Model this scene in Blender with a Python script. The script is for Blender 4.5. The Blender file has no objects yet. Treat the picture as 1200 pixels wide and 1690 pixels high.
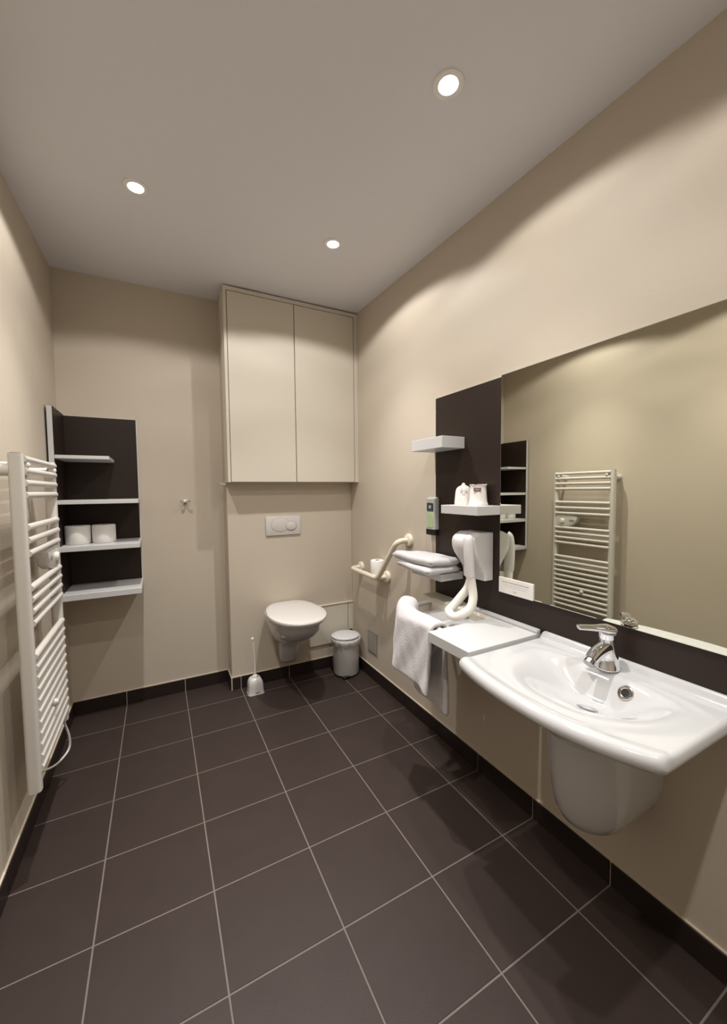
import bpy, bmesh, math, random
from mathutils import Vector, Matrix
random.seed(7)
S = 1/3.0                      # one floor tile module in metres; everything below is measured in tile modules
W = 1.531                      # right wall plane
LW = -3.83                     # left wall plane
scene = bpy.context.scene
C = scene.collection

# ------------------------------------------------------------------ camera
F, CX, CY, YAW, PITCH, ROLL = 644.1359, 600.0, 845.0, 0.4854, -0.0566, -0.0097
CAM = Vector((-2.3645, -6.7003, 3.9724))
fw = Vector((math.sin(YAW)*math.cos(PITCH), math.cos(YAW)*math.cos(PITCH), math.sin(PITCH)))
rt = Vector((math.cos(YAW), -math.sin(YAW), 0)); up = rt.cross(fw)
rt2 = math.cos(ROLL)*rt + math.sin(ROLL)*up
up2 = -math.sin(ROLL)*rt + math.cos(ROLL)*up
cd = bpy.data.cameras.new('camera'); cam = bpy.data.objects.new('camera', cd); C.objects.link(cam)
cd.sensor_fit = 'HORIZONTAL'; cd.sensor_width = 36.0; cd.lens = F/1200*36.0; cd.clip_start = 0.02
M = Matrix((rt2, up2, -fw)).transposed().to_4x4(); M.translation = CAM*S
cam.matrix_world = M
scene.camera = cam

# ------------------------------------------------------------------ world, exposure
world = bpy.data.worlds.new('world'); scene.world = world; world.use_nodes = True
world.node_tree.nodes['Background'].inputs[0].default_value = (1.0, 0.93, 0.85, 1)
world.node_tree.nodes['Background'].inputs[1].default_value = 0.05
vs = scene.view_settings
scene.display_settings.display_device = 'sRGB'
vs.view_transform = 'Standard'; vs.look = 'None'; vs.gamma = 1.0; vs.use_curve_mapping = False
vs.exposure = 0.0
LAMP_COLOR = (1.0, 0.965, 0.93)
LAMP_WIDE, LAMP_NARROW = 16.5, 58.0     # watts of each ceiling spotlight, wide beam and core

# ------------------------------------------------------------------ materials
MATS = {}
def mat(name, col, rough=0.5, metal=0.0, noise=None, bump=0.0, bscale=200.0, spec=0.5, coat=0.0,
        emit=None, sheen=0.0, trans=0.0, sss=0.0):
    m = bpy.data.materials.new(name); m.use_nodes = True
    nt = m.node_tree; b = nt.nodes['Principled BSDF']
    b.inputs['Base Color'].default_value = (*col, 1); b.inputs['Roughness'].default_value = rough
    b.inputs['Metallic'].default_value = metal; b.inputs['Specular IOR Level'].default_value = spec
    b.inputs['Coat Weight'].default_value = coat; b.inputs['Sheen Weight'].default_value = sheen
    b.inputs['Transmission Weight'].default_value = trans
    tc = nt.nodes.new('ShaderNodeTexCoord')
    geo = nt.nodes.new('ShaderNodeNewGeometry')
    if noise:
        sc, amt = noise
        n = nt.nodes.new('ShaderNodeTexNoise'); n.inputs['Scale'].default_value = sc; n.inputs['Detail'].default_value = 5
        nt.links.new(geo.outputs['Position'], n.inputs['Vector'])
        mx = nt.nodes.new('ShaderNodeMix'); mx.data_type = 'RGBA'
        mx.inputs[6].default_value = (*[max(0, c*(1-amt)) for c in col], 1)
        mx.inputs[7].default_value = (*[min(1, c*(1+amt)) for c in col], 1)
        nt.links.new(n.outputs['Fac'], mx.inputs[0]); nt.links.new(mx.outputs[2], b.inputs['Base Color'])
    if bump:
        n2 = nt.nodes.new('ShaderNodeTexNoise'); n2.inputs['Scale'].default_value = bscale; n2.inputs['Detail'].default_value = 4
        nt.links.new(geo.outputs['Position'], n2.inputs['Vector'])
        bp = nt.nodes.new('ShaderNodeBump'); bp.inputs['Strength'].default_value = bump; bp.inputs['Distance'].default_value = 0.002
        nt.links.new(n2.outputs['Fac'], bp.inputs['Height']); nt.links.new(bp.outputs['Normal'], b.inputs['Normal'])
    if emit:
        b.inputs['Emission Color'].default_value = (*emit[0], 1); b.inputs['Emission Strength'].default_value = emit[1]
    MATS[name] = m
    return m
mat('wall paint', (0.565, 0.498, 0.408), 0.55, spec=0.3, noise=(3, 0.02), bump=0.25, bscale=260)
mat('ceiling paint', (0.75, 0.745, 0.785), 0.6, noise=(2.5, 0.015), bump=0.2, bscale=180)
mat('cabinet lacquer', (0.64, 0.59, 0.50), 0.5, spec=0.35, noise=(4, 0.01))
mat('floor tile', (0.039, 0.027, 0.0235), 0.45, spec=0.25, noise=(9, 0.14), bump=0.22, bscale=420)
mat('baseboard tile', (0.024, 0.016, 0.014), 0.38, spec=0.35, noise=(9, 0.12), bump=0.2, bscale=420)
mat('grout', (0.16, 0.135, 0.12), 0.9, noise=(40, 0.12))
mat('joint sealant', (0.62, 0.54, 0.43), 0.7)
mat('brown laminate', (0.024, 0.0145, 0.0105), 0.45, spec=0.3, noise=(30, 0.06))
mat('white laminate', (0.60, 0.60, 0.60), 0.35)
mat('ceramic', (0.565, 0.568, 0.575), 0.13, coat=0.4)
mat('lid plastic', (0.64, 0.62, 0.59), 0.2)
mat('white enamel', (0.66, 0.635, 0.59), 0.28)
mat('bracket plastic', (0.72, 0.70, 0.66), 0.4)
mat('chrome', (0.82, 0.83, 0.85), 0.07, metal=1.0)
mat('dark chrome', (0.42, 0.42, 0.43), 0.15, metal=1.0)
mat('mirror silver', (0.80, 0.80, 0.70), 0.012, metal=1.0)
mat('mirror edge', (0.25, 0.27, 0.24), 0.2)
mat('terry cloth', (0.60, 0.585, 0.595), 0.95, noise=(120, 0.10), bump=1.0, bscale=230, sheen=0.3)
mat('dryer plastic', (0.68, 0.66, 0.66), 0.3)
mat('hose plastic', (0.80, 0.77, 0.71), 0.35)
mat('grab bar nylon', (0.78, 0.71, 0.58), 0.25)
mat('paper', (0.84, 0.82, 0.79), 0.85, bump=0.2, bscale=300)
mat('wrapped paper', (0.84, 0.82, 0.78), 0.6, bump=0.4, bscale=120)
mat('ink grey', (0.28, 0.27, 0.27), 0.8)
mat('ink light', (0.55, 0.53, 0.52), 0.8)
mat('black plastic', (0.008, 0.008, 0.008), 0.5, spec=0.3)
mat('label dark', (0.03, 0.035, 0.045), 0.4)
mat('label mark', (0.35, 0.42, 0.48), 0.4)
mat('label maroon', (0.18, 0.10, 0.09), 0.6)
mat('soap green', (0.36, 0.46, 0.24), 0.25)
mat('dispenser grey', (0.42, 0.43, 0.40), 0.35)
mat('bin metal', (0.50, 0.48, 0.46), 0.42, metal=0.25)
mat('bin lid', (0.66, 0.66, 0.66), 0.32)
mat('bin liner', (0.74, 0.73, 0.73), 0.35)
mat('plate grey', (0.30, 0.27, 0.23), 0.45)
mat('plate cover', (0.36, 0.33, 0.285), 0.4)
mat('flush plastic', (0.62, 0.585, 0.56), 0.3)
mat('clear plastic', (0.80, 0.78, 0.72), 0.15)
mat('joint dark', (0.10, 0.075, 0.055), 0.8)
mat('overflow dark', (0.006, 0.006, 0.006), 0.6)
mat('lamp glass', (1, 1, 1), 0.3, emit=((1.0, 0.97, 0.92), 14.0))
mat('lamp ring', (0.85, 0.84, 0.82), 0.25)

# ------------------------------------------------------------------ object helpers
ORG = {}
def thing(name, loc, label, cat, group=None):
    o = bpy.data.objects.new(name, None); o.empty_display_size = 0.05; C.objects.link(o)
    o.location = Vector(loc)*S; ORG[o.name] = Vector(loc)
    o['label'] = label; o['category'] = cat
    if group: o['group'] = group
    return o
def link(name, bm, material, parent=None, smooth=True, org=None, label=None, solid=None, subsurf=0, bevel=0.0, angle=40):
    org = ORG[parent.name] if parent is not None else Vector(org or (0, 0, 0))
    bmesh.ops.remove_doubles(bm, verts=bm.verts, dist=1e-5)
    for v in bm.verts: v.co = (v.co-org)*S
    bmesh.ops.recalc_face_normals(bm, faces=bm.faces)
    me = bpy.data.meshes.new(name); bm.to_mesh(me); bm.free()
    me.materials.append(MATS[material])
    if smooth:
        for p in me.polygons: p.use_smooth = True
        me.set_sharp_from_angle(angle=math.radians(angle))
    o = bpy.data.objects.new(name, me); C.objects.link(o)
    if parent is not None: o.parent = parent
    else: o.location = org*S
    ORG[o.name] = org
    if label: o['label'] = label
    if solid:
        md = o.modifiers.new('thickness', 'SOLIDIFY'); md.thickness = solid*S; md.offset = 0
    if bevel:
        md = o.modifiers.new('bevel', 'BEVEL'); md.width = bevel*S; md.segments = 2; md.limit_method = 'ANGLE'
        md.harden_normals = True
    if subsurf:
        md = o.modifiers.new('smooth', 'SUBSURF'); md.levels = subsurf; md.render_levels = subsurf
    return o
def tag(o, label, cat, group=None):
    o['label'] = label; o['category'] = cat
    if group: o['group'] = group
    return o
def struct(o):
    o['kind'] = 'structure'; return o

def box(bm, x0, x1, y0, y1, z0, z1, r=0.0, seg=2):
    t = bmesh.new()
    bmesh.ops.create_cube(t, size=1)
    for v in t.verts:
        v.co = Vector(((x0+x1)/2+v.co.x*(x1-x0), (y0+y1)/2+v.co.y*(y1-y0), (z0+z1)/2+v.co.z*(z1-z0)))
    if r > 0: bmesh.ops.bevel(t, geom=list(t.edges), offset=r, segments=seg, affect='EDGES', profile=0.5)
    merge(bm, t)
def merge(bm, t, mtx=None):
    if mtx is not None: bmesh.ops.transform(t, matrix=mtx, verts=t.verts)
    mp = [bm.verts.new(v.co) for v in t.verts]
    t.verts.index_update()
    for f in t.faces:
        try: bm.faces.new([mp[v.index] for v in f.verts])
        except ValueError: pass
    t.free()
def B(): return bmesh.new()
def loft(bm, rings, closed=True, cap0=True, cap1=True):
    rv = [[bm.verts.new(p) for p in r] for r in rings]
    n = len(rings[0])
    for a, b in zip(rv, rv[1:]):
        for i in range(n if closed else n-1):
            j = (i+1) % n
            bm.faces.new((a[i], a[j], b[j], b[i]))
    if cap0: bm.faces.new(rv[0])
    if cap1: bm.faces.new(rv[-1])
    return rv
def catmull(pts, k=6):
    pts = [Vector(p) for p in pts]; out = []
    P = [pts[0]*2-pts[1]]+pts+[pts[-1]*2-pts[-2]]
    for i in range(1, len(P)-2):
        for j in range(k):
            t = j/k; a, b, c, d = P[i-1], P[i], P[i+1], P[i+2]
            out.append(0.5*((2*b)+(c-a)*t+(2*a-5*b+4*c-d)*t*t+(3*b-a-3*c+d)*t**3))
    out.append(pts[-1]); return out
def tube(bm, pts, r, n=14, caps=True, ell=None):
    pts = [Vector(p) for p in pts]; rings = []
    rr = r if callable(r) else (lambda t: r)
    T0 = (pts[1]-pts[0]).normalized()
    nrm = T0.orthogonal().normalized()
    if abs(T0.z) < 0.9:
        nrm = (Vector((0, 0, 1))-T0*T0.z).normalized()
    for i, p in enumerate(pts):
        T = (pts[min(i+1, len(pts)-1)]-pts[max(i-1, 0)]).normalized()
        nrm = (nrm-T*nrm.dot(T)).normalized(); bn = T.cross(nrm)
        R = rr(i/(len(pts)-1)); e = ell or 1.0
        rings.append([p+nrm*math.cos(a)*R+bn*math.sin(a)*R*e for a in [2*math.pi*k/n for k in range(n)]])
    loft(bm, rings, True, caps, caps)
def lathe(bm, prof, c, n=32, axis='z', sx=1.0, sy=1.0, caps=True):
    rings = []
    for r, h in prof:
        ring = []
        for k in range(n):
            a = 2*math.pi*k/n; u, v = r*math.cos(a)*sx, r*math.sin(a)*sy
            if axis == 'z': q = (c[0]+u, c[1]+v, c[2]+h)
            elif axis == 'x': q = (c[0]+h, c[1]+u, c[2]+v)
            else: q = (c[0]+u, c[1]+h, c[2]+v)
            ring.append(q)
        rings.append(ring)
    loft(bm, rings, True, caps, caps)
def rrect(cx, cy, hx, hy, r, n=5):
    out = []
    for sx, sy, a0 in ((1, 1, 0), (-1, 1, 90), (-1, -1, 180), (1, -1, 270)):
        for k in range(n+1):
            a = math.radians(a0+90*k/n)
            out.append((cx+sx*(hx-r)+r*math.cos(a), cy+sy*(hy-r)+r*math.sin(a)))
    return out
def smooth(t):
    t = max(0.0, min(1.0, t)); return t*t*(3-2*t)
def ceil_z(y): return 7.73+0.03*(y-0.9)

# ================================================================== room shell
YB, YN, YF = 1.70, 1.27, -8.6      # recessed back wall, boxed-out toilet wall, wall behind the camera
NX = -1.17                         # left edge of the boxed-out wall
bm = B(); box(bm, LW-0.3, W+0.3, YF-0.3, YB+0.3, -0.3, -0.004)
floor = struct(link('floor', bm, 'grout', smooth=False))
xs = [LW+0.0, -3, -2, -1, 0, 1, W]
PY = 0.9143
g = 0.0075
for j in range(-2, 10):
    y1, y0 = -j*PY, -(j+1)*PY
    y1 = min(y1, YB)
    for i in range(6):
        x0, x1 = xs[i], xs[i+1]
        yy1 = min(y1, YN) if x0 >= -1 else y1
        if yy1 <= y0+0.02 or y0 < YF-0.9: continue
        y0c = max(y0, YF)
        if y1 - y0c < 0.02: continue
        bm = B(); dz = random.uniform(-0.0008, 0.0008)
        box(bm, x0+g, x1-g, y0c+g, yy1-g, -0.05, dz, 0.002, 1)
        link('tile', bm, 'floor tile', floor, smooth=False)
# walls
def wall(name, x0, x1, y0, y1, z0, z1, m='wall paint'):
    bm = B(); box(bm, x0, x1, y0, y1, z0, z1); return struct(link(name, bm, m, smooth=False))
wall('wall_right', W, W+0.3, YF-0.3, YB+0.3, -0.012, 8.1)
wall('wall_left', LW-0.3, LW, YF-0.3, YB+0.3, -0.012, 8.1)
wall('wall_back', LW, W, YB, YB+0.3, -0.012, 8.1)
bm = B(); box(bm, NX, W, YN, YB, -0.012, 7.72); struct(link('wall_boxing', bm, 'wall paint', smooth=False, bevel=0.012))
wall('wall_front', LW, W, YF-0.3, YF, -0.012, 8.1)
bm = B()
v = [bm.verts.new(p) for p in ((LW-0.3, YF-0.3, ceil_z(YF-0.3)), (W+0.3, YF-0.3, ceil_z(YF-0.3)), (W+0.3, YB+0.3, ceil_z(YB+0.3)), (LW-0.3, YB+0.3, ceil_z(YB+0.3)),
                             (LW-0.3, YF-0.3, 8.2), (W+0.3, YF-0.3, 8.2), (W+0.3, YB+0.3, 8.2), (LW-0.3, YB+0.3, 8.2))]
for f in ((0, 1, 2, 3), (4, 5, 6, 7), (0, 1, 5, 4), (1, 2, 6, 5), (2, 3, 7, 6), (3, 0, 4, 7)): bm.faces.new([v[i] for i in f])
ceiling = struct(link('ceiling', bm, 'ceiling paint', smooth=False))
# baseboards: backing of pale sealant, tiles proud of it
BH = 0.245
def baseboard(name, p0, p1, nx, ny, cuts, y=None):
    """p0,p1 ends along the wall face; (nx,ny) points into the room"""
    (xa, ya), (xb, yb) = p0, p1
    t = 0.018
    bm = B()
    box(bm, min(xa, xb)+min(0, nx*t), max(xa, xb)+max(0, nx*t), min(ya, yb)+min(0, ny*t), max(ya, yb)+max(0, ny*t), -0.01, BH+0.012)
    base = struct(link(name, bm, 'joint sealant', smooth=False))
    L = math.hypot(xb-xa, yb-ya); ux, uy = (xb-xa)/L, (yb-ya)/L
    cs = [0]+sorted(c for c in cuts if 0.02 < c < L-0.02)+[L]
    for a, b in zip(cs, cs[1:]):
        a += 0.006; b -= 0.006; T = 0.03
        X = (xa+ux*a, xa+ux*b); Y = (ya+uy*a, ya+uy*b)
        bm = B()
        box(bm, min(X)+min(0, nx*T), max(X)+max(0, nx*T), min(Y)+min(0, ny*T), max(Y)+max(0, ny*T), 0.002, BH, 0.004, 1)
        link('tile', bm, 'baseboard tile', base, smooth=False)
baseboard('baseboard_right', (W, YN), (W, YF), -1, 0, [YN+PY*j for j in range(0, 12)])
baseboard('baseboard_back', (NX, YN), (W, YN), 0, -1, [c-NX for c in (-1, 0, 1)])
baseboard('baseboard_recess', (LW, YB), (NX, YB), 0, -1, [c-LW for c in (-3, -2)])
baseboard('baseboard_return', (NX, YB), (NX, YN-0.03), -1, 0, [])
baseboard('baseboard_left', (LW, YF), (LW, YB), 1, 0, [(-PY*j)-YF for j in range(-1, 10)])

# access boxing low on the toilet wall
bm = B(); box(bm, 0.47, W-0.001, YN-0.05, YN, 1.415, 1.44, 0.006, 1)
struct(link('trim_1', bm, 'cabinet lacquer', smooth=False))
ap = thing('access_panel', (0.95, YN-0.02, 0.55), 'cream access panel low on the toilet wall, behind the pedal bin', 'panel')
bm = B(); box(bm, 0.47, 1.395, YN-0.034, YN-0.001, 0.55, 1.412, 0.004, 1); link('panel_board', bm, 'cabinet lacquer', ap, smooth=False)
bm = B(); box(bm, 1.41, W-0.002, YN-0.034, YN-0.001, 0.28, 1.412, 0.004, 1); link('filler_strip', bm, 'cabinet lacquer', ap, smooth=False)

# ================================================================== ceiling spotlights
def spotlight(x, y, label, k_=1.0):
    z = ceil_z(y)
    t = thing('ceiling_spotlight', (x, y, z), label, 'spotlight', 'recessed ceiling spotlights')
    bm = B(); lathe(bm, [(0.085, -0.002), (0.088, -0.016), (0.115, -0.022), (0.135, -0.014), (0.138, 0.0)], (x, y, z), 36, caps=False)
    link('trim_ring', bm, 'lamp ring', t)
    bm = B(); lathe(bm, [(0.001, -0.014), (0.04, -0.018), (0.075, -0.012), (0.082, -0.002)], (x, y, z), 28, caps=False)
    link('lamp', bm, 'lamp glass', t)
    for k, (size, blend, e) in enumerate(((150, 0.18, LAMP_WIDE), (86, 1.0, LAMP_NARROW))):
        ld = bpy.data.lights.new('beam', 'SPOT'); ld.energy = e*k_; ld.color = LAMP_COLOR
        ld.spot_size = math.radians(size); ld.spot_blend = blend; ld.shadow_soft_size = 0.022
        lo = bpy.data.objects.new('beam', ld); C.objects.link(lo); lo.parent = t; lo.location = (0, 0, -0.035*S)
spotlight(0.065, -3.80, 'round glowing ceiling spotlight above the washbasin')
spotlight(-2.465, -1.05, 'round glowing ceiling spotlight near the left wall, above the radiator', 1.35)
spotlight(0.10, -1.13, 'round glowing ceiling spotlight nearest the white cupboard doors', 1.35)
spotlight(-2.465, -3.80, 'round ceiling spotlight on the left, just above the frame')
spotlight(0.065, -6.45, 'round ceiling spotlight on the right, behind the camera', 0.8)
spotlight(-2.465, -6.45, 'round ceiling spotlight on the left, behind the camera', 0.8)

# ================================================================== wall cupboard
cb = thing('wall_cupboard', (0.17, YN, 4.15), 'tall two-door cream cupboard high on the wall above the toilet', 'cupboard')
CF = 0.90
bm = B(); box(bm, NX-0.02, W-0.001, CF+0.04, YN-0.001, 4.14, 7.70); link('carcass', bm, 'cabinet lacquer', cb, smooth=False)
bm = B()
box(bm, NX-0.02, -1.14, CF, CF+0.04, 4.14, 7.70); box(bm, 1.447, W-0.001, CF, CF+0.04, 4.14, 7.70)
box(bm, -1.14, 1.447, CF, CF+0.04, 7.63, 7.70)
link('frame', bm, 'cabinet lacquer', cb, smooth=False)
bm = B(); box(bm, -1.14, 1.447, CF+0.03, CF+0.04, 4.14, 7.63); link('joint_backing', bm, 'joint dark', cb, smooth=False)
for x0, x1 in ((-1.128, 0.128), (0.142, 1.435)):
    bm = B(); box(bm, x0, x1, CF, CF+0.029, 4.145, 7.618, 0.003, 1); link('door', bm, 'cabinet lacquer', cb, smooth=False)
bm = B(); box(bm, NX-0.13, NX+0.0, YN-0.03, YN+0.10, 4.085, 4.13, 0.008, 1)
struct(link('trim_2', bm, 'wall paint', smooth=False))

# ================================================================== flush plate
fp = thing('flush_plate', (-0.06, YN, 3.06), 'pale grey dual flush plate on the wall above the toilet', 'flush plate')
bm = B(); box(bm, -0.43, 0.31, YN-0.035, YN-0.001, 3.05, 3.44, 0.012, 2); link('plate', bm, 'flush plastic', fp)
def disc_y(bm, cx, cz, rx, rz, y0, y1, n=36):
    rings = []
    for y, s in ((y0, 1.0), (y1+0.004, 1.0), (y1, 0.93)):
        rings.append([(cx+rx*s*math.cos(2*math.pi*k/n), y, cz+rz*s*math.sin(2*math.pi*k/n)) for k in range(n)])
    loft(bm, rings)
bm = B(); disc_y(bm, -0.125, 3.265, 0.205, 0.152, YN-0.034, YN-0.0375); link('button_surround', bm, 'plate grey', fp)
bm = B(); disc_y(bm, -0.125, 3.265, 0.195, 0.142, YN-0.036, YN-0.045); link('button', bm, 'flush plastic', fp, label='large flush button')
bm = B(); disc_y(bm, 0.10, 3.235, 0.118, 0.100, YN-0.034, YN-0.047); link('button_surround', bm, 'plate grey', fp)
bm = B(); disc_y(bm, 0.10, 3.235, 0.108, 0.090, YN-0.036, YN-0.053); link('button', bm, 'flush plastic', fp, label='small round flush button')

# ================================================================== toilet
def egg(cx, w, yf, yb, z, wb=None, n=40, p=2.2):
    """outline from front nose (yf) round to the back edge at yb; widest about 55% back"""
    wb = w if wb is None else wb
    ym = yf+(yb-yf)*0.52; out = []
    for k in range(n):
        a = 2*math.pi*k/n; s, c = math.sin(a), math.cos(a)
        q = 2/p
        X = w*math.copysign(abs(s)**q, s)
        if c > 0: y = ym-(ym-yf)*abs(c)**q
        else:
            y = ym+(yb-ym)*abs(c)**(2/4.5)
            fr = (y-ym)/(yb-ym); X = math.copysign(abs(s)**(2/4.5)*(w+(wb-w)*fr**1.5), s)
        out.append((cx+X, y, z))
    return out
tc = -0.07
to = thing('toilet', (tc, YN, 0.42), 'white wall-hung toilet with its lid closed', 'toilet')
bm = B()
loft(bm, [egg(tc+.03, 0.16, 1.02, YN-0.002, 0.42, 0.16), egg(tc+.03, 0.19, 0.97, YN-0.002, 0.48, 0.19), egg(tc+.02, 0.20, 0.90, YN-0.002, 0.74, 0.20),
          egg(tc+.02, 0.215, 0.80, YN-0.002, 0.92, 0.215), egg(tc, 0.27, 0.58, YN-0.002, 1.00, 0.24), egg(tc, 0.36, 0.34, YN-0.002, 1.08, 0.30),
          egg(tc, 0.44, 0.10, YN-0.002, 1.21, 0.38), egg(tc, 0.485, -0.06, YN-0.002, 1.36, 0.44), egg(tc, 0.50, -0.13, YN-0.002, 1.46, 0.46),
          egg(tc, 0.51, -0.17, YN-0.002, 1.535, 0.47)])
link('bowl', bm, 'ceramic', to, angle=60)
bm = B()
loft(bm, [egg(tc, 0.50, -0.18, YN-0.04, 1.537, 0.36), egg(tc, 0.52, -0.21, YN-0.03, 1.545, 0.38), egg(tc, 0.52, -0.21, YN-0.03, 1.565, 0.38), egg(tc, 0.50, -0.18, YN-0.04, 1.572, 0.36)])
link('seat', bm, 'lid plastic', to)
bm = B()
loft(bm, [egg(tc, 0.52, -0.22, YN-0.04, 1.574, 0.37), egg(tc, 0.545, -0.26, YN-0.02, 1.585, 0.39), egg(tc, 0.55, -0.27, YN-0.02, 1.615, 0.39),
          egg(tc, 0.545, -0.26, YN-0.02, 1.635, 0.385), egg(tc, 0.52, -0.225, YN-0.03, 1.648, 0.37), egg(tc, 0.45, -0.13, YN-0.08, 1.655, 0.32), egg(tc, 0.2, 0.2, 0.9, 1.660, 0.15)])
link('lid', bm, 'lid plastic', to)
for sx in (-1, 1):
    bm = B(); lathe(bm, [(0.03, -0.04), (0.03, 0.04)], (tc+sx*0.22, YN-0.035, 1.60), 12, axis='x'); link('hinge', bm, 'chrome', to)

# ================================================================== toilet brush
bx, by = -0.78, 0.96
tb = thing('toilet_brush', (bx, by, 0), 'white toilet brush standing upright in its holder on the floor beside the toilet', 'toilet brush')
bm = B()
prof = [(0.158, 0.135, 0.0), (0.150, 0.130, 0.02), (0.144, 0.128, 0.10), (0.140, 0.125, 0.18), (0.130, 0.120, 0.235), (0.110, 0.108, 0.275), (0.078, 0.088, 0.302), (0.04, 0.05, 0.312)]
loft(bm, [[(x, y, z) for x, y in rrect(bx, by, hx, hy, min(hx, hy)*0.45)] for hx, hy, z in prof])
link('holder', bm, 'lid plastic', tb)
bm = B(); lathe(bm, [(0.05, 0.31), (0.055, 0.325), (0.045, 0.345), (0.02, 0.35)], (bx, by, 0), 20); link('collar', bm, 'bracket plastic', tb)
bm = B(); tube(bm, catmull([(bx, by, 0.34), (bx, by, 0.55), (bx-0.005, by, 0.78), (bx-0.025, by, 0.98), (bx-0.035, by, 1.06)], 4), lambda t: 0.017-0.004*math.sin(t*3), 10)
bm2 = bm; lathe(bm2, [(0.004, 1.05), (0.026, 1.065), (0.028, 1.085), (0.014, 1.105), (0.003, 1.11)], (bx-0.035, by, 0), 14)
link('handle', bm2, 'clear plastic', tb)
bm = B(); box(bm, bx-0.03, bx+0.06, by-0.136, by-0.128, 0.045, 0.055); link('slot', bm, 'plate grey', tb, smooth=False)

# ================================================================== pedal bin
px, py = 1.15, 0.84
pb = thing('pedal_bin', (px, py, 0), 'round grey pedal bin with white liner over its rim, in the back corner', 'bin')
bm = B(); lathe(bm, [(0.255, 0.025), (0.272, 0.03), (0.275, 0.06), (0.278, 0.40), (0.280, 0.75), (0.27, 0.76)], (px, py, 0), 48); link('body', bm, 'bin metal', pb)
bm = B(); lathe(bm, [(0.24, 0.0), (0.278, 0.004), (0.28, 0.035), (0.26, 0.04)], (px, py, 0), 40); link('base_ring', bm, 'black plastic', pb)
bm = B(); rings = []
for z, r in ((0.665, 0.284), (0.69, 0.30), (0.74, 0.318), (0.785, 0.325), (0.81, 0.31), (0.80, 0.27)):
    rings.append([(px+(r+0.006*math.sin(k*1.7)+0.004*math.sin(k*4.1))*math.cos(2*math.pi*k/60), py+(r+0.006*math.sin(k*1.7))*math.sin(2*math.pi*k/60), z+(0.018*math.sin(k*0.9)+0.01*math.sin(k*2.3) if z < 0.7 else 0)) for k in range(60)])
loft(bm, rings, cap0=False, cap1=False); link('liner', bm, 'bin liner', pb)
bm = B(); t2 = B(); lathe(t2, [(0.285, 0.0), (0.305, 0.008), (0.305, 0.03), (0.29, 0.042), (0.22, 0.058), (0.10, 0.066), (0.01, 0.068)], (0, 0, 0), 48)
merge(bm, t2, Matrix.Translation((px-0.01, py, 0.81)) @ Matrix.Rotation(math.radians(-2), 4, 'X'))
link('lid', bm, 'bin lid', pb)
bm = B(); box(bm, px-0.21, px-0.05, py-0.31, py-0.235, 0.03, 0.055, 0.01, 1); link('pedal', bm, 'black plastic', pb)
pb_hinge = B(); box(pb_hinge, px+0.20, px+0.26, py+0.16, py+0.24, 0.62, 0.86, 0.01, 1); link('hinge', pb_hinge, 'black plastic', pb)

# ================================================================== wall plate, hook
sp = thing('wall_plate', (W, 0.33, 0.55), 'small square grey access plate low on the right wall by the pedal bin', 'plate')
bm = B(); box(bm, W-0.012, W-0.001, 0.12, 0.53, 0.53, 0.99, 0.003, 1); link('frame', bm, 'plate grey', sp, smooth=False)
bm = B(); box(bm, W-0.02, W-0.010, 0.155, 0.495, 0.57, 0.95, 0.004, 1); link('cover', bm, 'plate cover', sp, smooth=False)
hx, hz = -1.89, 3.77
hk = thing('robe_hook', (hx, YB, hz), 'small chrome double robe hook on the back wall left of the cupboard', 'hook')
bm = B(); lathe(bm, [(0.045, -0.001), (0.045, -0.02), (0.03, -0.028)], (hx, YB, hz), 20, axis='y'); link('base', bm, 'chrome', hk)
for s in (-1, 1):
    bm = B(); tube(bm, catmull([(hx, YB-0.02, hz), (hx+s*0.02, YB-0.08, hz-0.005), (hx+s*0.055, YB-0.13, hz), (hx+s*0.085, YB-0.15, hz+0.03)], 4), lambda t: 0.016+0.008*(t > 0.9), 10)
    link('prong', bm, 'chrome', hk)

# ================================================================== corner shelving left
SX = -3.735; SF = 0.80
cs = thing('corner_shelf_unit', (SX, YB, 2.28), 'dark brown corner shelving with four white shelves in the back left corner', 'shelves')
bm = B(); box(bm, LW+0.03, SX-0.004, SF+0.006, YB-0.002, 2.28, 5.30); link('side_panel', bm, 'brown laminate', cs, smooth=False)
bm = B(); box(bm, LW+0.028, SX-0.0, SF, SF+0.006, 2.275, 5.305)
box(bm, LW+0.028, SX-0.0, SF, YB-0.002, 5.30, 5.306)
link('side_panel_edging', bm, 'white laminate', cs, smooth=False)
bm = B(); box(bm, SX-0.003, -2.67, YB-0.05, YB-0.002, 2.28, 5.29); link('back_panel', bm, 'brown laminate', cs, smooth=False)
bm = B(); box(bm, -2.67, -2.652, YB-0.052, YB-0.002, 2.28, 5.295); box(bm, SX, -2.652, YB-0.052, YB-0.002, 5.29, 5.296); link('back_panel_edging', bm, 'white laminate', cs, smooth=False)
for z0, z1, xr, lab in ((4.50, 4.555, -3.03, 'short top shelf'), (3.79, 3.855, -2.65, None), (3.045, 3.125, -2.65, None), (2.265, 2.365, -2.65, 'thicker bottom shelf')):
    bm = B(); box(bm, SX-0.002, xr, SF+0.01, YB-0.051, z0, z1, 0.005, 1); link('shelf', bm, 'white laminate', cs, smooth=False, label=lab)
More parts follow.
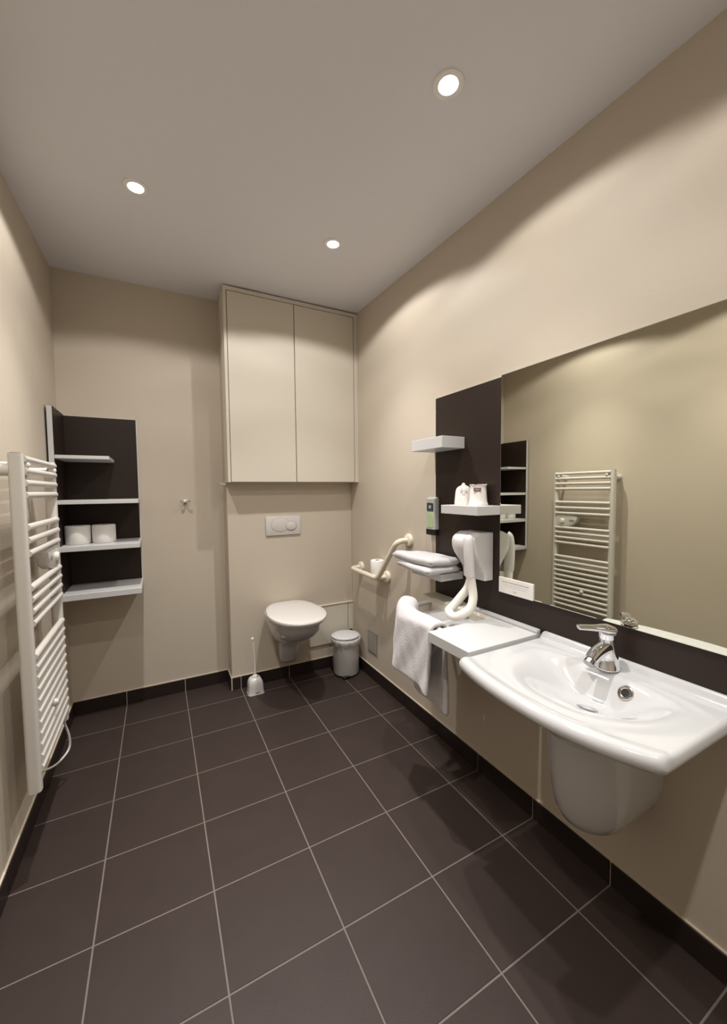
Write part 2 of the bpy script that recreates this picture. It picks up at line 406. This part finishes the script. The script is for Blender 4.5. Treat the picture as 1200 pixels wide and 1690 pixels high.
def roll(x, y, z, label, r=0.17, h=0.30):
    t = thing('toilet_roll', (x, y, z), label, 'toilet roll', 'toilet rolls on the corner shelf')
    bm = B()
    rings = [[(x+q*math.cos(a), y+q*math.sin(a), z+hh) for a in [2*math.pi*k/36 for k in range(36)]] for q, hh in
             ((0.055, 0.0), (r-0.01, 0.0), (r, 0.012), (r, h-0.012), (r-0.01, h), (0.055, h))]
    loft(bm, rings, cap0=False, cap1=False); link('paper', bm, 'paper', t)
    bm = B()
    loft(bm, [[(x+q*math.cos(a), y+q*math.sin(a), z+hh) for a in [2*math.pi*k/24 for k in range(24)]] for q, hh in ((0.056, 0.001), (0.056, h-0.001), (0.05, h-0.001), (0.05, 0.001))], cap0=False, cap1=False)
    link('core', bm, 'ink light', t)
roll(-3.55, 1.22, 3.127, 'white toilet roll on the corner shelf, nearest the left wall', 0.178, 0.30)
roll(-3.19, 1.24, 3.127, 'white toilet roll on the corner shelf, right one of the pair', 0.172, 0.30)

# ================================================================== towel radiator
RX = -3.60
YN1, YF1 = -1.62, -0.24
rd = thing('towel_radiator', (RX, -0.93, 1.02), 'tall white ladder towel radiator on the left wall', 'radiator')
for yy, zb, zt in ((YN1, 0.86, 4.37), (YF1, 0.90, 4.37)):
    bm = B(); loft(bm, [[(x, y, z) for x, y in rrect(RX, yy, 0.060, 0.055, 0.035)] for z in (zb, zt)])
    p = link('upright', bm, 'white enamel', rd)
    bm = B(); loft(bm, [[(x, y, z) for x, y in rrect(RX, yy, 0.045, 0.04, 0.03)] for z in (zt, zt+0.008)]); link('end_cap', bm, 'plate grey', p)
bars = [4.32, 4.20, 4.075, 3.95, 3.62, 3.485, 3.35, 2.99, 2.87, 2.745, 2.62, 2.27, 2.15, 2.03, 1.91, 1.79, 1.67, 1.55, 1.43, 1.31, 1.19, 1.07]
for z in bars:
    bm = B(); tube(bm, [(RX+0.045, YN1+0.02, z), (RX+0.045, YF1-0.02, z)], 0.036, 14); link('bar', bm, 'white enamel', rd)
for yy in (YN1+0.10, YF1-0.10):
    for z in (4.26,):
        bm = B(); tube(bm, [(LW+0.002, yy, z), (RX+0.0, yy, z)], 0.032, 16)
        lathe(bm, [(0.07, 0.0), (0.07, 0.02), (0.05, 0.03)], (LW+0.002, yy, z), 20, axis='x')
        lathe(bm, [(0.026, -0.02), (0.03, 0.04), (0.02, 0.055), (0.005, 0.06)], (RX+0.03, yy, z), 16, axis='x')
        link('bracket', bm, 'bracket plastic', rd)
bm = B(); tube(bm, [(LW+0.002, YN1-0.0, 4.20), (RX-0.05, YN1-0.0, 4.20)], 0.055, 16); link('bracket', bm, 'white enamel', rd)
bm = B(); tube(bm, [(LW+0.002, -0.99, 1.49), (RX+0.02, -0.99, 1.49)], 0.03, 14); lathe(bm, [(0.04, -0.05), (0.045, 0.02), (0.03, 0.05), (0.008, 0.056)], (RX+0.06, -0.99, 1.49), 18, axis='x'); link('fixing_knob', bm, 'lid plastic', rd)
# thermostat box with dial
bm = B()
prof = [(-0.30, 3.03, 3.31), (-0.45, 3.015, 3.315), (-0.62, 3.03, 3.31), (-0.72, 3.07, 3.30), (-0.80, 3.15, 3.28), (-0.83, 3.21, 3.26)]
rings = []
for y, z0, z1 in prof:
    cz, hh = (z0+z1)/2, (z1-z0)/2
    rings.append([(x, y, z) for x, z in rrect(RX-0.005, cz, 0.065, hh, min(0.03, hh*0.6))])
loft(bm, rings); th = link('thermostat', bm, 'lid plastic', rd)
bm = B(); lathe(bm, [(0.06, 0.0), (0.06, 0.02), (0.045, 0.035), (0.01, 0.038)], (RX+0.058, -0.45, 3.16), 24, axis='x'); link('dial', bm, 'clear plastic', th)
bm = B(); box(bm, RX+0.058, RX+0.063, -0.76, -0.64, 3.15, 3.20, 0.002, 1); link('display', bm, 'ink grey', th)
bm = B(); tube(bm, catmull([(RX, YF1, 1.0), (RX+0.01, YF1+0.0, 0.86), (RX+0.05, YF1+0.03, 0.62), (RX+0.04, YF1+0.0, 0.46), (RX-0.05, YF1-0.2, 0.42), (RX-0.14, YF1-0.42, 0.50), (LW+0.035, YF1-0.60, 0.62)], 6), 0.014, 10)
link('cable', bm, 'lid plastic', rd)

# ================================================================== right wall: brown panel and mirror
pf = W-0.025
bp = thing('brown_wall_panel', (W, -4.0, 2.2), 'dark brown laminate panel behind the mirror and floating shelves', 'panel')
bm = B(); box(bm, pf, W-0.001, -6.30, -1.80, 2.20, 5.37); link('board', bm, 'brown laminate', bp, smooth=False)
bm = B(); box(bm, pf-0.001, W-0.001, -1.80, -1.787, 2.20, 5.375); box(bm, pf-0.001, W-0.001, -6.3, -1.80, 5.37, 5.376); link('edging', bm, 'cabinet lacquer', bp, smooth=False)
mr = thing('wall_mirror', (pf, -4.7, 2.68), 'large rectangular frameless mirror above the washbasin', 'mirror')
bm = B(); box(bm, pf-0.018, pf-0.0005, -6.28, -3.125, 2.66, 5.385); link('glass_edge', bm, 'mirror edge', mr, smooth=False)
bm = B(); box(bm, pf-0.0195, pf-0.0178, -6.275, -3.128, 2.663, 5.381); link('reflecting_face', bm, 'mirror silver', mr, smooth=False)

# floating shelves
def shelf(y0, y1, z0, z1, label, x0=1.10):
    bm = B(); box(bm, x0, pf if y0 < -1.8 else W, y0, y1, z0, z1, 0.004, 1)
    xr = pf-0.0005
    o = link('floating_shelf', bm, 'white laminate', smooth=False, org=(xr, (y0+y1)/2, z0))
    tag(o, label, 'shelf', 'white floating shelves on the brown panel')
shelf(-2.45, -1.73, 4.545, 4.705, 'empty white floating shelf, topmost, half off the brown panel')
shelf(-3.125, -2.43, 3.64, 3.755, 'white floating shelf carrying the two wrapped tumblers')
shelf(-2.43, -1.73, 2.675, 2.775, 'white floating shelf under the folded towel, beside the hair dryer')

# wrapped tumblers
def tumbler(x, y, z, label, kind):
    t = thing('wrapped_tumbler', (x, y, z), label, 'tumbler', 'paper-wrapped tumblers on the middle floating shelf')
    bm = B(); n = 40; rings = []
    if kind == 0:
        pr = [(0.118, 0.0), (0.122, 0.03), (0.118, 0.10), (0.108, 0.18), (0.094, 0.225), (0.07, 0.25), (0.03, 0.268), (0.022, 0.285), (0.012, 0.30)]
    else:
        pr = [(0.124, 0.0), (0.126, 0.02), (0.117, 0.035), (0.113, 0.07), (0.107, 0.20), (0.103, 0.245), (0.110, 0.262), (0.114, 0.272), (0.09, 0.268)]
    for r, h in pr:
        rings.append([(x+(r*(1+0.03*math.cos(6*a+h*9)+(0.02*math.sin(11*a+h*30) if h > 0.2 or h < 0.04 else 0)))*math.cos(a),
                       y+(r*(1+0.03*math.cos(6*a+h*9)))*math.sin(a), z+h+(0.006*math.sin(5*a) if h > 0.22 and kind else 0)) for a in [2*math.pi*k/n for k in range(n)]])
    loft(bm, rings); link('paper_wrap', bm, 'wrapped paper', t)
    if kind == 0:
        d0 = Vector((CAM.x-x, CAM.y-y, 0)).normalized(); sd = Vector((-d0.y, d0.x, 0))
        for i, (a, b) in enumerate(((-0.028, 0.205), (0.028, 0.205), (0, 0.165))):
            bm = B(); c0 = Vector((x, y, z+b))+d0*(0.114 if b > 0.18 else 0.120)*0.94+sd*a
            vv = [c0+sd*0.022, c0+Vector((0, 0, 0.028)), c0-sd*0.022, c0-Vector((0, 0, 0.028))]
            fr = [bm.verts.new(p+d0*0.012) for p in vv]; bk = [bm.verts.new(p-d0*0.01) for p in vv]
            bm.faces.new(fr); bm.faces.new(bk)
            for q in range(4): bm.faces.new((fr[q], fr[(q+1) % 4], bk[(q+1) % 4], bk[q]))
            link('embossed_diamond', bm, 'wrapped paper', t, smooth=False)
    else:
        d0 = Vector((CAM.x-x, CAM.y-y, 0)).normalized(); sd = Vector((-d0.y, d0.x, 0))
        for nm, mm, a0, a1, h0, h1, off in (('printed_label', 'label maroon', -0.035, 0.058, 0.185, 0.228, 0.004), ('label_text', 'ink light', -0.015, 0.04, 0.202, 0.212, 0.007)):
            bm = B(); c0 = Vector((x, y, z))+d0*(0.112+off)
            vv = [c0-sd*a1+Vector((0, 0, h0)), c0-sd*a0+Vector((0, 0, h0)), c0-sd*a0+Vector((0, 0, h1)), c0-sd*a1+Vector((0, 0, h1))]
            fr = [bm.verts.new(p) for p in vv]; bk = [bm.verts.new(p-d0*0.02) for p in vv]
            bm.faces.new(fr); bm.faces.new(bk)
            for q in range(4): bm.faces.new((fr[q], fr[(q+1) % 4], bk[(q+1) % 4], bk[q]))
            link(nm, bm, mm, t, smooth=False)
tumbler(1.375, -2.575, 3.756, 'paper-wrapped tumbler with a twisted pointed top, the left of the pair', 0)
tumbler(1.375, -2.855, 3.756, 'paper-wrapped tumbler with a flared top and small dark label, by the mirror', 1)

# soap dispenser
sd_ = thing('soap_dispenser', (W, -1.77, 3.26), 'slim wall soap dispenser with green window on the edge of the brown panel', 'dispenser')
xl = W-0.11
bm = B(); loft(bm, [[(x, y, z) for x, y in rrect((xl+W)/2-0.002, -1.765, (W-xl)/2-0.002, 0.115, 0.03)] for z in (3.345, 3.82)]+[[(x, y, 3.85) for x, y in rrect((xl+W)/2+0.015, -1.765, (W-xl)/2-0.03, 0.095, 0.03)]])
link('body', bm, 'dispenser grey', sd_)
bm = B(); loft(bm, [[(x, y, z) for x, y in rrect((xl+W)/2-0.002, -1.765, (W-xl)/2-0.002, 0.118, 0.03)] for z in (3.255, 3.344)]); link('push_base', bm, 'black plastic', sd_)
bm = B(); box(bm, xl-0.006, xl+0.01, -1.84, -1.70, 3.37, 3.60, 0.004, 1); link('soap_window', bm, 'soap green', sd_)
bm = B(); box(bm, xl-0.006, xl+0.01, -1.85, -1.69, 3.63, 3.76, 0.004, 1); lb = link('label_plate', bm, 'label dark', sd_)
bm = B(); box(bm, xl-0.009, xl, -1.80, -1.745, 3.67, 3.72, 0.002, 1); link('printed_mark', bm, 'label mark', lb, smooth=False)

# notice card at the mirror corner
sg = thing('notice_card', (pf-0.03, -3.38, 2.655), 'small white printed notice card at the lower corner of the mirror', 'card')
bm = B(); box(bm, pf-0.034, pf-0.020, -3.645, -3.13, 2.655, 2.85, 0.002, 1); link('card', bm, 'paper', sg, smooth=False)
def dashes(y0, y1, z, h, m, nm, lens):
    y = y0; i = 0; bm = B()
    while y > y1:
        l = lens[i % len(lens)]; i += 1
        box(bm, pf-0.0352, pf-0.033, max(y1, y-l), y, z-h/2, z+h/2); y -= l+0.006
    o = link(nm, bm, m, sg, smooth=False)
    return o
dashes(-3.19, -3.585, 2.800, 0.008, 'ink grey', 'heading_text', [0.03, 0.05, 0.02, 0.06, 0.04])
dashes(-3.20, -3.58, 2.770, 0.005, 'ink light', 'body_text', [0.02, 0.035, 0.015, 0.04])
dashes(-3.24, -3.56, 2.745, 0.005, 'ink light', 'body_text', [0.03, 0.02, 0.045, 0.025])
dashes(-3.36, -3.41, 2.695, 0.02, 'ink light', 'printed_mark', [0.012])

# ================================================================== hair dryer
dy0, dy1, dz0, dz1 = -3.00, -2.59, 2.77, 3.40
hd = thing('wall_hair_dryer', (W, -2.76, 2.77), 'wall-mounted light grey hair dryer with a looped hose resting on the counter', 'hair dryer')
bm = B(); rings = []
for z in [2.77+0.63*k/18 for k in range(19)]:
    t = (z-2.77)/0.63
    dep = 0.15+0.27*smooth(t/0.75); edge = 0.13+0.19*smooth((t-0.15)/0.6)
    if t > 0.8: k = ((t-0.8)/0.2); dep *= math.sqrt(max(0.0, 1-0.55*k**2.5)); edge *= math.sqrt(max(0.0, 1-0.65*k**2.5))
    ring = [(W-0.027, dy0+0.0, z), (W-0.027, dy1, z)]
    for q in range(17):
        s = q/16; y = dy1+(dy0-dy1)*s
        bul = math.sin(math.pi*min(1, max(0, (s*0.98+0.01))))**0.55
        x = W-0.03-edge-(dep-edge)*bul
        ring.append((x, y, z))
    rings.append(ring)
loft(bm, rings); link('housing', bm, 'dryer plastic', hd, bevel=0.018, angle=50)
bm = B(); tube(bm, catmull([(1.15, -2.92, 3.33), (1.13, -2.945, 3.30), (1.12, -2.96, 3.15), (1.13, -2.965, 2.97), (1.14, -2.965, 2.86)], 5), lambda t: 0.070-0.004*t+(-0.03 if t < 0.03 else 0), 20, ell=0.95); link('handset', bm, 'dryer plastic', hd)
bm = B(); tube(bm, catmull([(1.14, -2.965, 2.87), (1.16, -2.98, 2.72), (1.15, -3.01, 2.58), (1.09, -3.02, 2.46), (0.99, -2.98, 2.385), (0.93, -2.90, 2.345), (0.94, -2.79, 2.385), (1.03, -2.785, 2.45), (1.12, -2.82, 2.56), (1.19, -2.87, 2.68), (1.22, -2.90, 2.82)], 6), 0.056, 18); link('hose', bm, 'hose plastic', hd)
bm = B(); box(bm, 1.365, 1.38, -2.90, -2.86, 2.80, 2.815, 0.003, 1); link('indicator', bm, 'ink grey', hd)

# ================================================================== counter
CT = 2.30
co = thing('wash_counter', (W, -3.4, 2.16), 'white laminate counter left of the washbasin, below the hair dryer', 'counter')
bm = B(); box(bm, 0.40, W-0.026, -3.735, -3.06, CT-0.12, CT, 0.004, 1); link('worktop', bm, 'white laminate', co, smooth=False)
bm = B(); box(bm, 0.79, W-0.026, -3.06, -2.20, 2.08, 2.20, 0.004, 1); link('rear_worktop', bm, 'white laminate', co, smooth=False)
bm = B(); box(bm, pf-0.07, pf-0.001, -3.735, -2.60, CT, 2.345, 0.012, 2); link('upstand', bm, 'white laminate', co)
bm = B(); box(bm, 1.24, pf-0.001, -2.70, -1.80, 2.10, 2.345, 0.01, 1); box(bm, 1.34, pf-0.001, -3.06, -2.70, 2.10, 2.30, 0.006, 1); link('pipe_casing', bm, 'cabinet lacquer', co)
rail = catmull([(0.60, -3.06, 2.27), (0.60, -2.8, 2.27), (0.60, -2.45, 2.27), (0.64, -2.25, 2.27), (0.80, -2.09, 2.27), (1.05, -2.03, 2.27), (1.30, -2.0, 2.27)], 6)
bm = B(); tube(bm, rail, 0.032, 14); link('towel_rail', bm, 'white enamel', co)

# draped towel following the rail
def towel_drape():
    path = catmull([(0.60, -3.02, 0), (0.60, -2.8, 0), (0.60, -2.45, 0), (0.64, -2.25, 0), (0.78, -2.10, 0)], 7)
    n = len(path); bm = B(); grid = []
    for i, p in enumerate(path):
        s = i/(n-1)
        T = (path[min(i+1, n-1)]-path[max(i-1, 0)]).normalized(); N = Vector((-T.y, T.x, 0))   # outward (towards -x)
        if N.x > 0: N = -N
        top = 2.335+0.09*smooth((s-0.45)/0.5); zf = 1.47+0.12*s+0.02*math.sin(7*s); zr = 1.14+0.06*s
        row = []
        K = 16
        for k in range(K+1):
            f = k/K; z = zf+(top-0.09-zf)*f
            off = 0.115+0.045*(1-f)+0.022*math.sin(9*s+1.5+1.2*f)*(1-0.6*f)+0.009*math.sin(21*s+8*f)*(1-0.5*f)+0.004*math.sin(41*s-11*f)
            q = p+N*off; row.append((q.x, q.y, z))
        for k in range(1, 9):
            a = math.pi*k/9; q = p+N*(0.115*math.cos(a)); row.append((q.x, q.y, top-0.09+0.095*math.sin(a)+0.008*math.sin(6*s+k)))
        for k in range(K+1):
            f = k/K; z = top-0.09+(zr-(top-0.09))*f
            off = -0.115-0.03*f+0.02*math.sin(8*s+2)*f+0.010*math.sin(19*s+5*f)
            if z < 1.42: off += 0.007*math.sin((z-1.14)*90)
            q = p+N*off; row.append((q.x, q.y, z))
        grid.append(row)
    loft(bm, [r for r in grid], closed=False, cap0=False, cap1=False)
    o = link('bath_towel', bm, 'terry cloth', org=(0.6, -2.6, 1.15), solid=0.055, subsurf=1, angle=180)
    tag(o, 'white terry bath towel draped over the rail at the counter end', 'towel', 'white terry towels by the basin')
    # bunched end lying over the counter corner
towel_drape()

# folded towel on the shelf
def folded():
    t = thing('folded_towel', (1.1, -2.1, 2.776), 'white towel folded flat on the lowest floating shelf', 'towel', 'white terry towels by the basin')
    def layer(pts, z0, z1, sag, nm):
        # pts: four plan corners far-left, near-left, near-right, far-right ; grid bilinear
        bm = B(); nx, ny = 14, 14; top = []; bot = []
        for i in range(nx+1):
            u = i/nx; rt_ = []; rb = []
            for j in range(ny+1):
                v = j/ny
                a = Vector(pts[0]).lerp(Vector(pts[1]), u); b = Vector(pts[3]).lerp(Vector(pts[2]), u)
                p = a.lerp(b, v)
                e = min(u, 1-u, v, 1-v); rd_ = math.sqrt(max(0, 1-(1-min(1, e/0.05))**2))
                mid = (z0+z1)/2; h = (z1-z0)/2
                dz = -sag*(1-v)**2+0.006*math.sin(9*u+4*v)
                rt_.append((p.x, p.y, mid+h*rd_+dz+0.008*math.sin(5*u+7*v)*math.sin(6*v)*(rd_ > 0.5))); rb.append((p.x, p.y, mid-h*rd_+dz))
            top.append(rt_); bot.append(rb)
        loft(bm, top, closed=False, cap0=False, cap1=False); loft(bm, bot, closed=False, cap0=False, cap1=False)
        link(nm, bm, 'terry cloth', t, angle=180)
    layer([(0.93, -1.50), (0.84, -2.47), (1.44, -2.46), (1.46, -1.62)], 2.782, 2.875, 0.0, 'fold')
    layer([(0.91, -1.44), (0.93, -2.43), (1.45, -2.44), (1.46, -1.60)], 2.868, 2.985, -0.02, 'fold')
folded()

# ================================================================== washbasin
yc, hw = -4.64, 0.885
wb = thing('washbasin', (W, yc, 0.95), 'wide white ceramic washbasin with a bowed front and half pedestal', 'washbasin')
DK = 2.28
def xfront(y):
    t = abs((y-yc)/hw); return 0.10+(0.14 if y > yc else 0.23)*t**2.3
def topz(x, y):
    xf = xfront(y)
    z = DK
    # front rim roll
    d = x-xf
    z += 0.018*math.exp(-((d-0.07)/0.06)**2)
    # bowl
    u = (y-yc-0.02)/0.72
    xb0 = xf+0.20; xb1 = 1.29
    cxm = xb0+(xb1-xb0)*0.74
    v = (x-cxm)/((xb1-cxm) if x > cxm else (cxm-xb0))
    r = (abs(u)**2.6+abs(v)**2.3)**(1/2.4)
    if r < 1.0: z -= 0.25*0.5*(1+math.cos(math.pi*r**1.05))
    # gentle dish of the deck
    if r < 1.25: z -= 0.012*smooth((1.25-r)/0.25)
    # rear ledge
    z += 0.066*smooth((x-1.43)/0.05)
    return z
def basin():
    bm = B(); NY = 200; rings = []
    xr = W-0.027
    for i in range(NY+1):
        y = yc+hw-2*hw*i/NY
        e = min(i, NY-i)/NY*2*hw     # distance from the end
        rd_ = math.sqrt(max(0.0, 1-(1-min(1, e/0.05))**2))*0.85+0.15
        xf = xfront(y)+0.03*(1-rd_)
        ring = []
        mid = 2.215
        K = 110
        for k in range(K+1):
            f = k/K; x = xr+(xf+0.055-xr)*f
            z = topz(x, y); z = mid+(z-mid)*rd_ if z > mid else z
            ring.append((x, y, z))
        zt = ring[-1][2]; zb = mid-0.045*rd_
        cz, hh = (zt+zb)/2, (zt-zb)/2
        for k in range(1, 8):
            a = math.pi/2+math.pi*k/8
            ring.append((xf+0.055+0.055*math.cos(a), y, cz+hh*math.sin(a)))
        for k in range(K+1):
            f = k/K; x = xf+0.055+(xr-xf-0.055)*f
            z = min(zb, topz(x, y)-0.075)
            # outer belly wider than the bowl
            u = (y-yc)/0.78; v = (x-0.85)/0.66
            r = math.sqrt(u*u+v*v)
            if r < 1: z = min(z, zb-0.40*smooth((1-r)/0.8))
            ring.append((x, y, z))
        rings.append(ring)
    loft(bm, rings)
    link('basin', bm, 'ceramic', wb, angle=50)
basin()
# half pedestal
bm = B(); rings = []
pcx = 1.02
for z, rx, ry in ((1.98, 0.45, 0.345), (1.75, 0.44, 0.34), (1.5, 0.42, 0.33), (1.3, 0.40, 0.315), (1.15, 0.36, 0.285), (1.05, 0.30, 0.24), (0.99, 0.22, 0.17), (0.965, 0.12, 0.09)):
    ring = []
    for k in range(33):
        a = math.pi/2+math.pi*k/32
        ring.append((pcx+rx*math.cos(a), yc-0.03+ry*math.sin(a), z))
    ring += [(W-0.002, yc-0.03-ry, z), (W-0.002, yc-0.03+ry, z)]
    rings.append(ring)
loft(bm, rings); link('half_pedestal', bm, 'ceramic', wb, angle=60)
# overflow ring and waste
ox, oy, oz = 1.165, -4.84, 2.12
def ring_at(bm, c, axis, r0, r1, th, n=28):
    z = Vector(axis).normalized(); x = z.orthogonal().normalized(); y = z.cross(x); c = Vector(c)
    rings = []
    for r, h in ((r0, 0.0), (r0, th), ((r0+r1)/2, th*1.3), (r1, th), (r1, -0.01)):
        rings.append([c+x*r*math.cos(2*math.pi*k/n)+y*r*math.sin(2*math.pi*k/n)+z*h for k in range(n)])
    loft(bm, rings, cap0=False, cap1=False)
def surf(x, y):
    h = 0.004; p = Vector((x, y, topz(x, y)))
    n = Vector((-(topz(x+h, y)-topz(x-h, y))/(2*h), -(topz(x, y+h)-topz(x, y-h))/(2*h), 1)).normalized()
    return p, n
ox = min((abs(topz(1.0+0.01*k, oy)-2.185), 1.0+0.01*k) for k in range(30))[1]
p, n_ = surf(ox, oy)
bm = B(); ring_at(bm, p+n_*0.001, n_, 0.036, 0.066, 0.008); link('overflow_ring', bm, 'chrome', wb)
bm = B(); ring_at(bm, p+n_*0.002, n_, 0.001, 0.037, 0.002); link('overflow_hole', bm, 'overflow dark', wb)
p, n_ = surf(0.90, -4.68)
bm = B(); ring_at(bm, p+n_*0.002, n_, 0.072, 0.088, 0.004); link('waste_ring', bm, 'dark chrome', wb)
bm = B(); ring_at(bm, p+n_*0.004, n_, 0.001, 0.068, 0.012); link('waste_plug', bm, 'chrome', wb)

# ================================================================== tap
tx, ty, tz = 1.325, -4.60, 2.284
tp = thing('basin_mixer_tap', (tx, ty, tz), 'chrome single-lever mixer tap on the back of the washbasin', 'tap')
bm = B()
rings = []
for h, rx, ry, dx in ((0.0, 0.104, 0.100, 0.0), (0.010, 0.104, 0.100, 0.0), (0.018, 0.098, 0.095, 0.0), (0.12, 0.086, 0.084, -0.004), (0.24, 0.073, 0.071, -0.012), (0.275, 0.070, 0.068, -0.015)):
    rings.append([(tx+dx+rx*math.cos(a), ty+ry*math.sin(a), tz+h) for a in [2*math.pi*k/28 for k in range(28)]])
loft(bm, rings); link('body', bm, 'chrome', tp)
bm = B(); pts = catmull([(tx-0.01, ty, tz+0.20), (tx-0.08, ty, tz+0.205), (tx-0.18, ty, tz+0.175), (tx-0.27, ty, tz+0.125)], 5)
tube(bm, pts, lambda t: 0.074-0.016*t, 20, ell=0.95); link('spout', bm, 'chrome', tp)
bm = B(); tube(bm, [(tx-0.262, ty, tz+0.128), (tx-0.30, ty, tz+0.10)], 0.048, 18); link('aerator', bm, 'dark chrome', tp)
bm = B(); lathe(bm, [(0.064, 0.276), (0.064, 0.285), (0.072, 0.29), (0.074, 0.335), (0.066, 0.345)], (tx-0.018, ty, tz), 28); link('cartridge_collar', bm, 'chrome', tp)
bm = B(); rings = []
ld_ = Vector((-0.80, 0.60, 0)).normalized(); ls_ = Vector((-ld_.y, ld_.x, 0)); lc = Vector((tx-0.018, ty, tz))
for x, zc, wy, hz_ in ((-0.078, 0.356, 0.02, 0.012), (-0.062, 0.362, 0.055, 0.032), (0.0, 0.370, 0.078, 0.046), (0.05, 0.374, 0.070, 0.040), (0.10, 0.376, 0.054, 0.030), (0.15, 0.377, 0.050, 0.026), (0.21, 0.378, 0.050, 0.024), (0.252, 0.379, 0.049, 0.022), (0.258, 0.379, 0.042, 0.016)):
    rings.append([lc+ld_*x+ls_*wy*math.cos(a)+Vector((0, 0, zc+hz_*math.sin(a))) for a in [2*math.pi*k/24 for k in range(24)]])
loft(bm, rings); link('lever', bm, 'chrome', tp)

# ================================================================== grab bar and toilet roll holder
gb = thing('grab_bar', (W, -0.3, 2.29), 'cream angled grab bar on the right wall beside the toilet', 'grab bar')
XB = 1.27
def rounded_path(pts, r, k=6):
    pts = [Vector(p) for p in pts]; out = [pts[0]]
    for a, b, c in zip(pts, pts[1:], pts[2:]):
        d1 = (a-b).normalized(); d2 = (c-b).normalized()
        p1, p2 = b+d1*r, b+d2*r
        for i in range(k+1):
            t = i/k; out.append((1-t)**2*p1+2*t*(1-t)*b+t*t*p2)
    out.append(pts[-1]); return out
bm = B(); tube(bm, rounded_path([(W-0.01, 0.78, 2.30), (XB, 0.78, 2.30), (XB, -0.36, 2.29), (XB, -1.04, 3.08), (W-0.01, -1.04, 3.08)], 0.13), 0.048, 18); link('tube', bm, 'grab bar nylon', gb)
bm = B(); tube(bm, [(XB, -0.33, 2.29), (W-0.01, -0.30, 2.29)], 0.045, 16); link('stub', bm, 'grab bar nylon', gb)
for y, z in ((0.78, 2.30), (-0.30, 2.29), (-1.04, 3.08)):
    bm = B(); lathe(bm, [(0.115, -0.001), (0.118, -0.03), (0.105, -0.055), (0.06, -0.07)], (W, y, z), 28, axis='x'); link('flange', bm, 'grab bar nylon', gb)
rh = thing('toilet_roll_holder', (W, 0.0, 2.26), 'white roll of toilet paper on a small holder behind the grab bar', 'toilet roll')
rxc = 1.395; ryc = -0.13
bm = B(); lathe(bm, [(0.04, 0.0), (0.125, 0.0), (0.132, 0.01), (0.132, 0.32), (0.125, 0.33), (0.04, 0.33)], (rxc, ryc, 2.27), 32, caps=False); link('paper', bm, 'paper', rh)
bm = B(); tube(bm, rounded_path([(W-0.002, 0.06, 2.35), (W-0.05, 0.06, 2.25), (rxc, ryc, 2.245), (rxc, ryc, 2.58)], 0.03), 0.016, 10); link('holder_arm', bm, 'black plastic', rh)
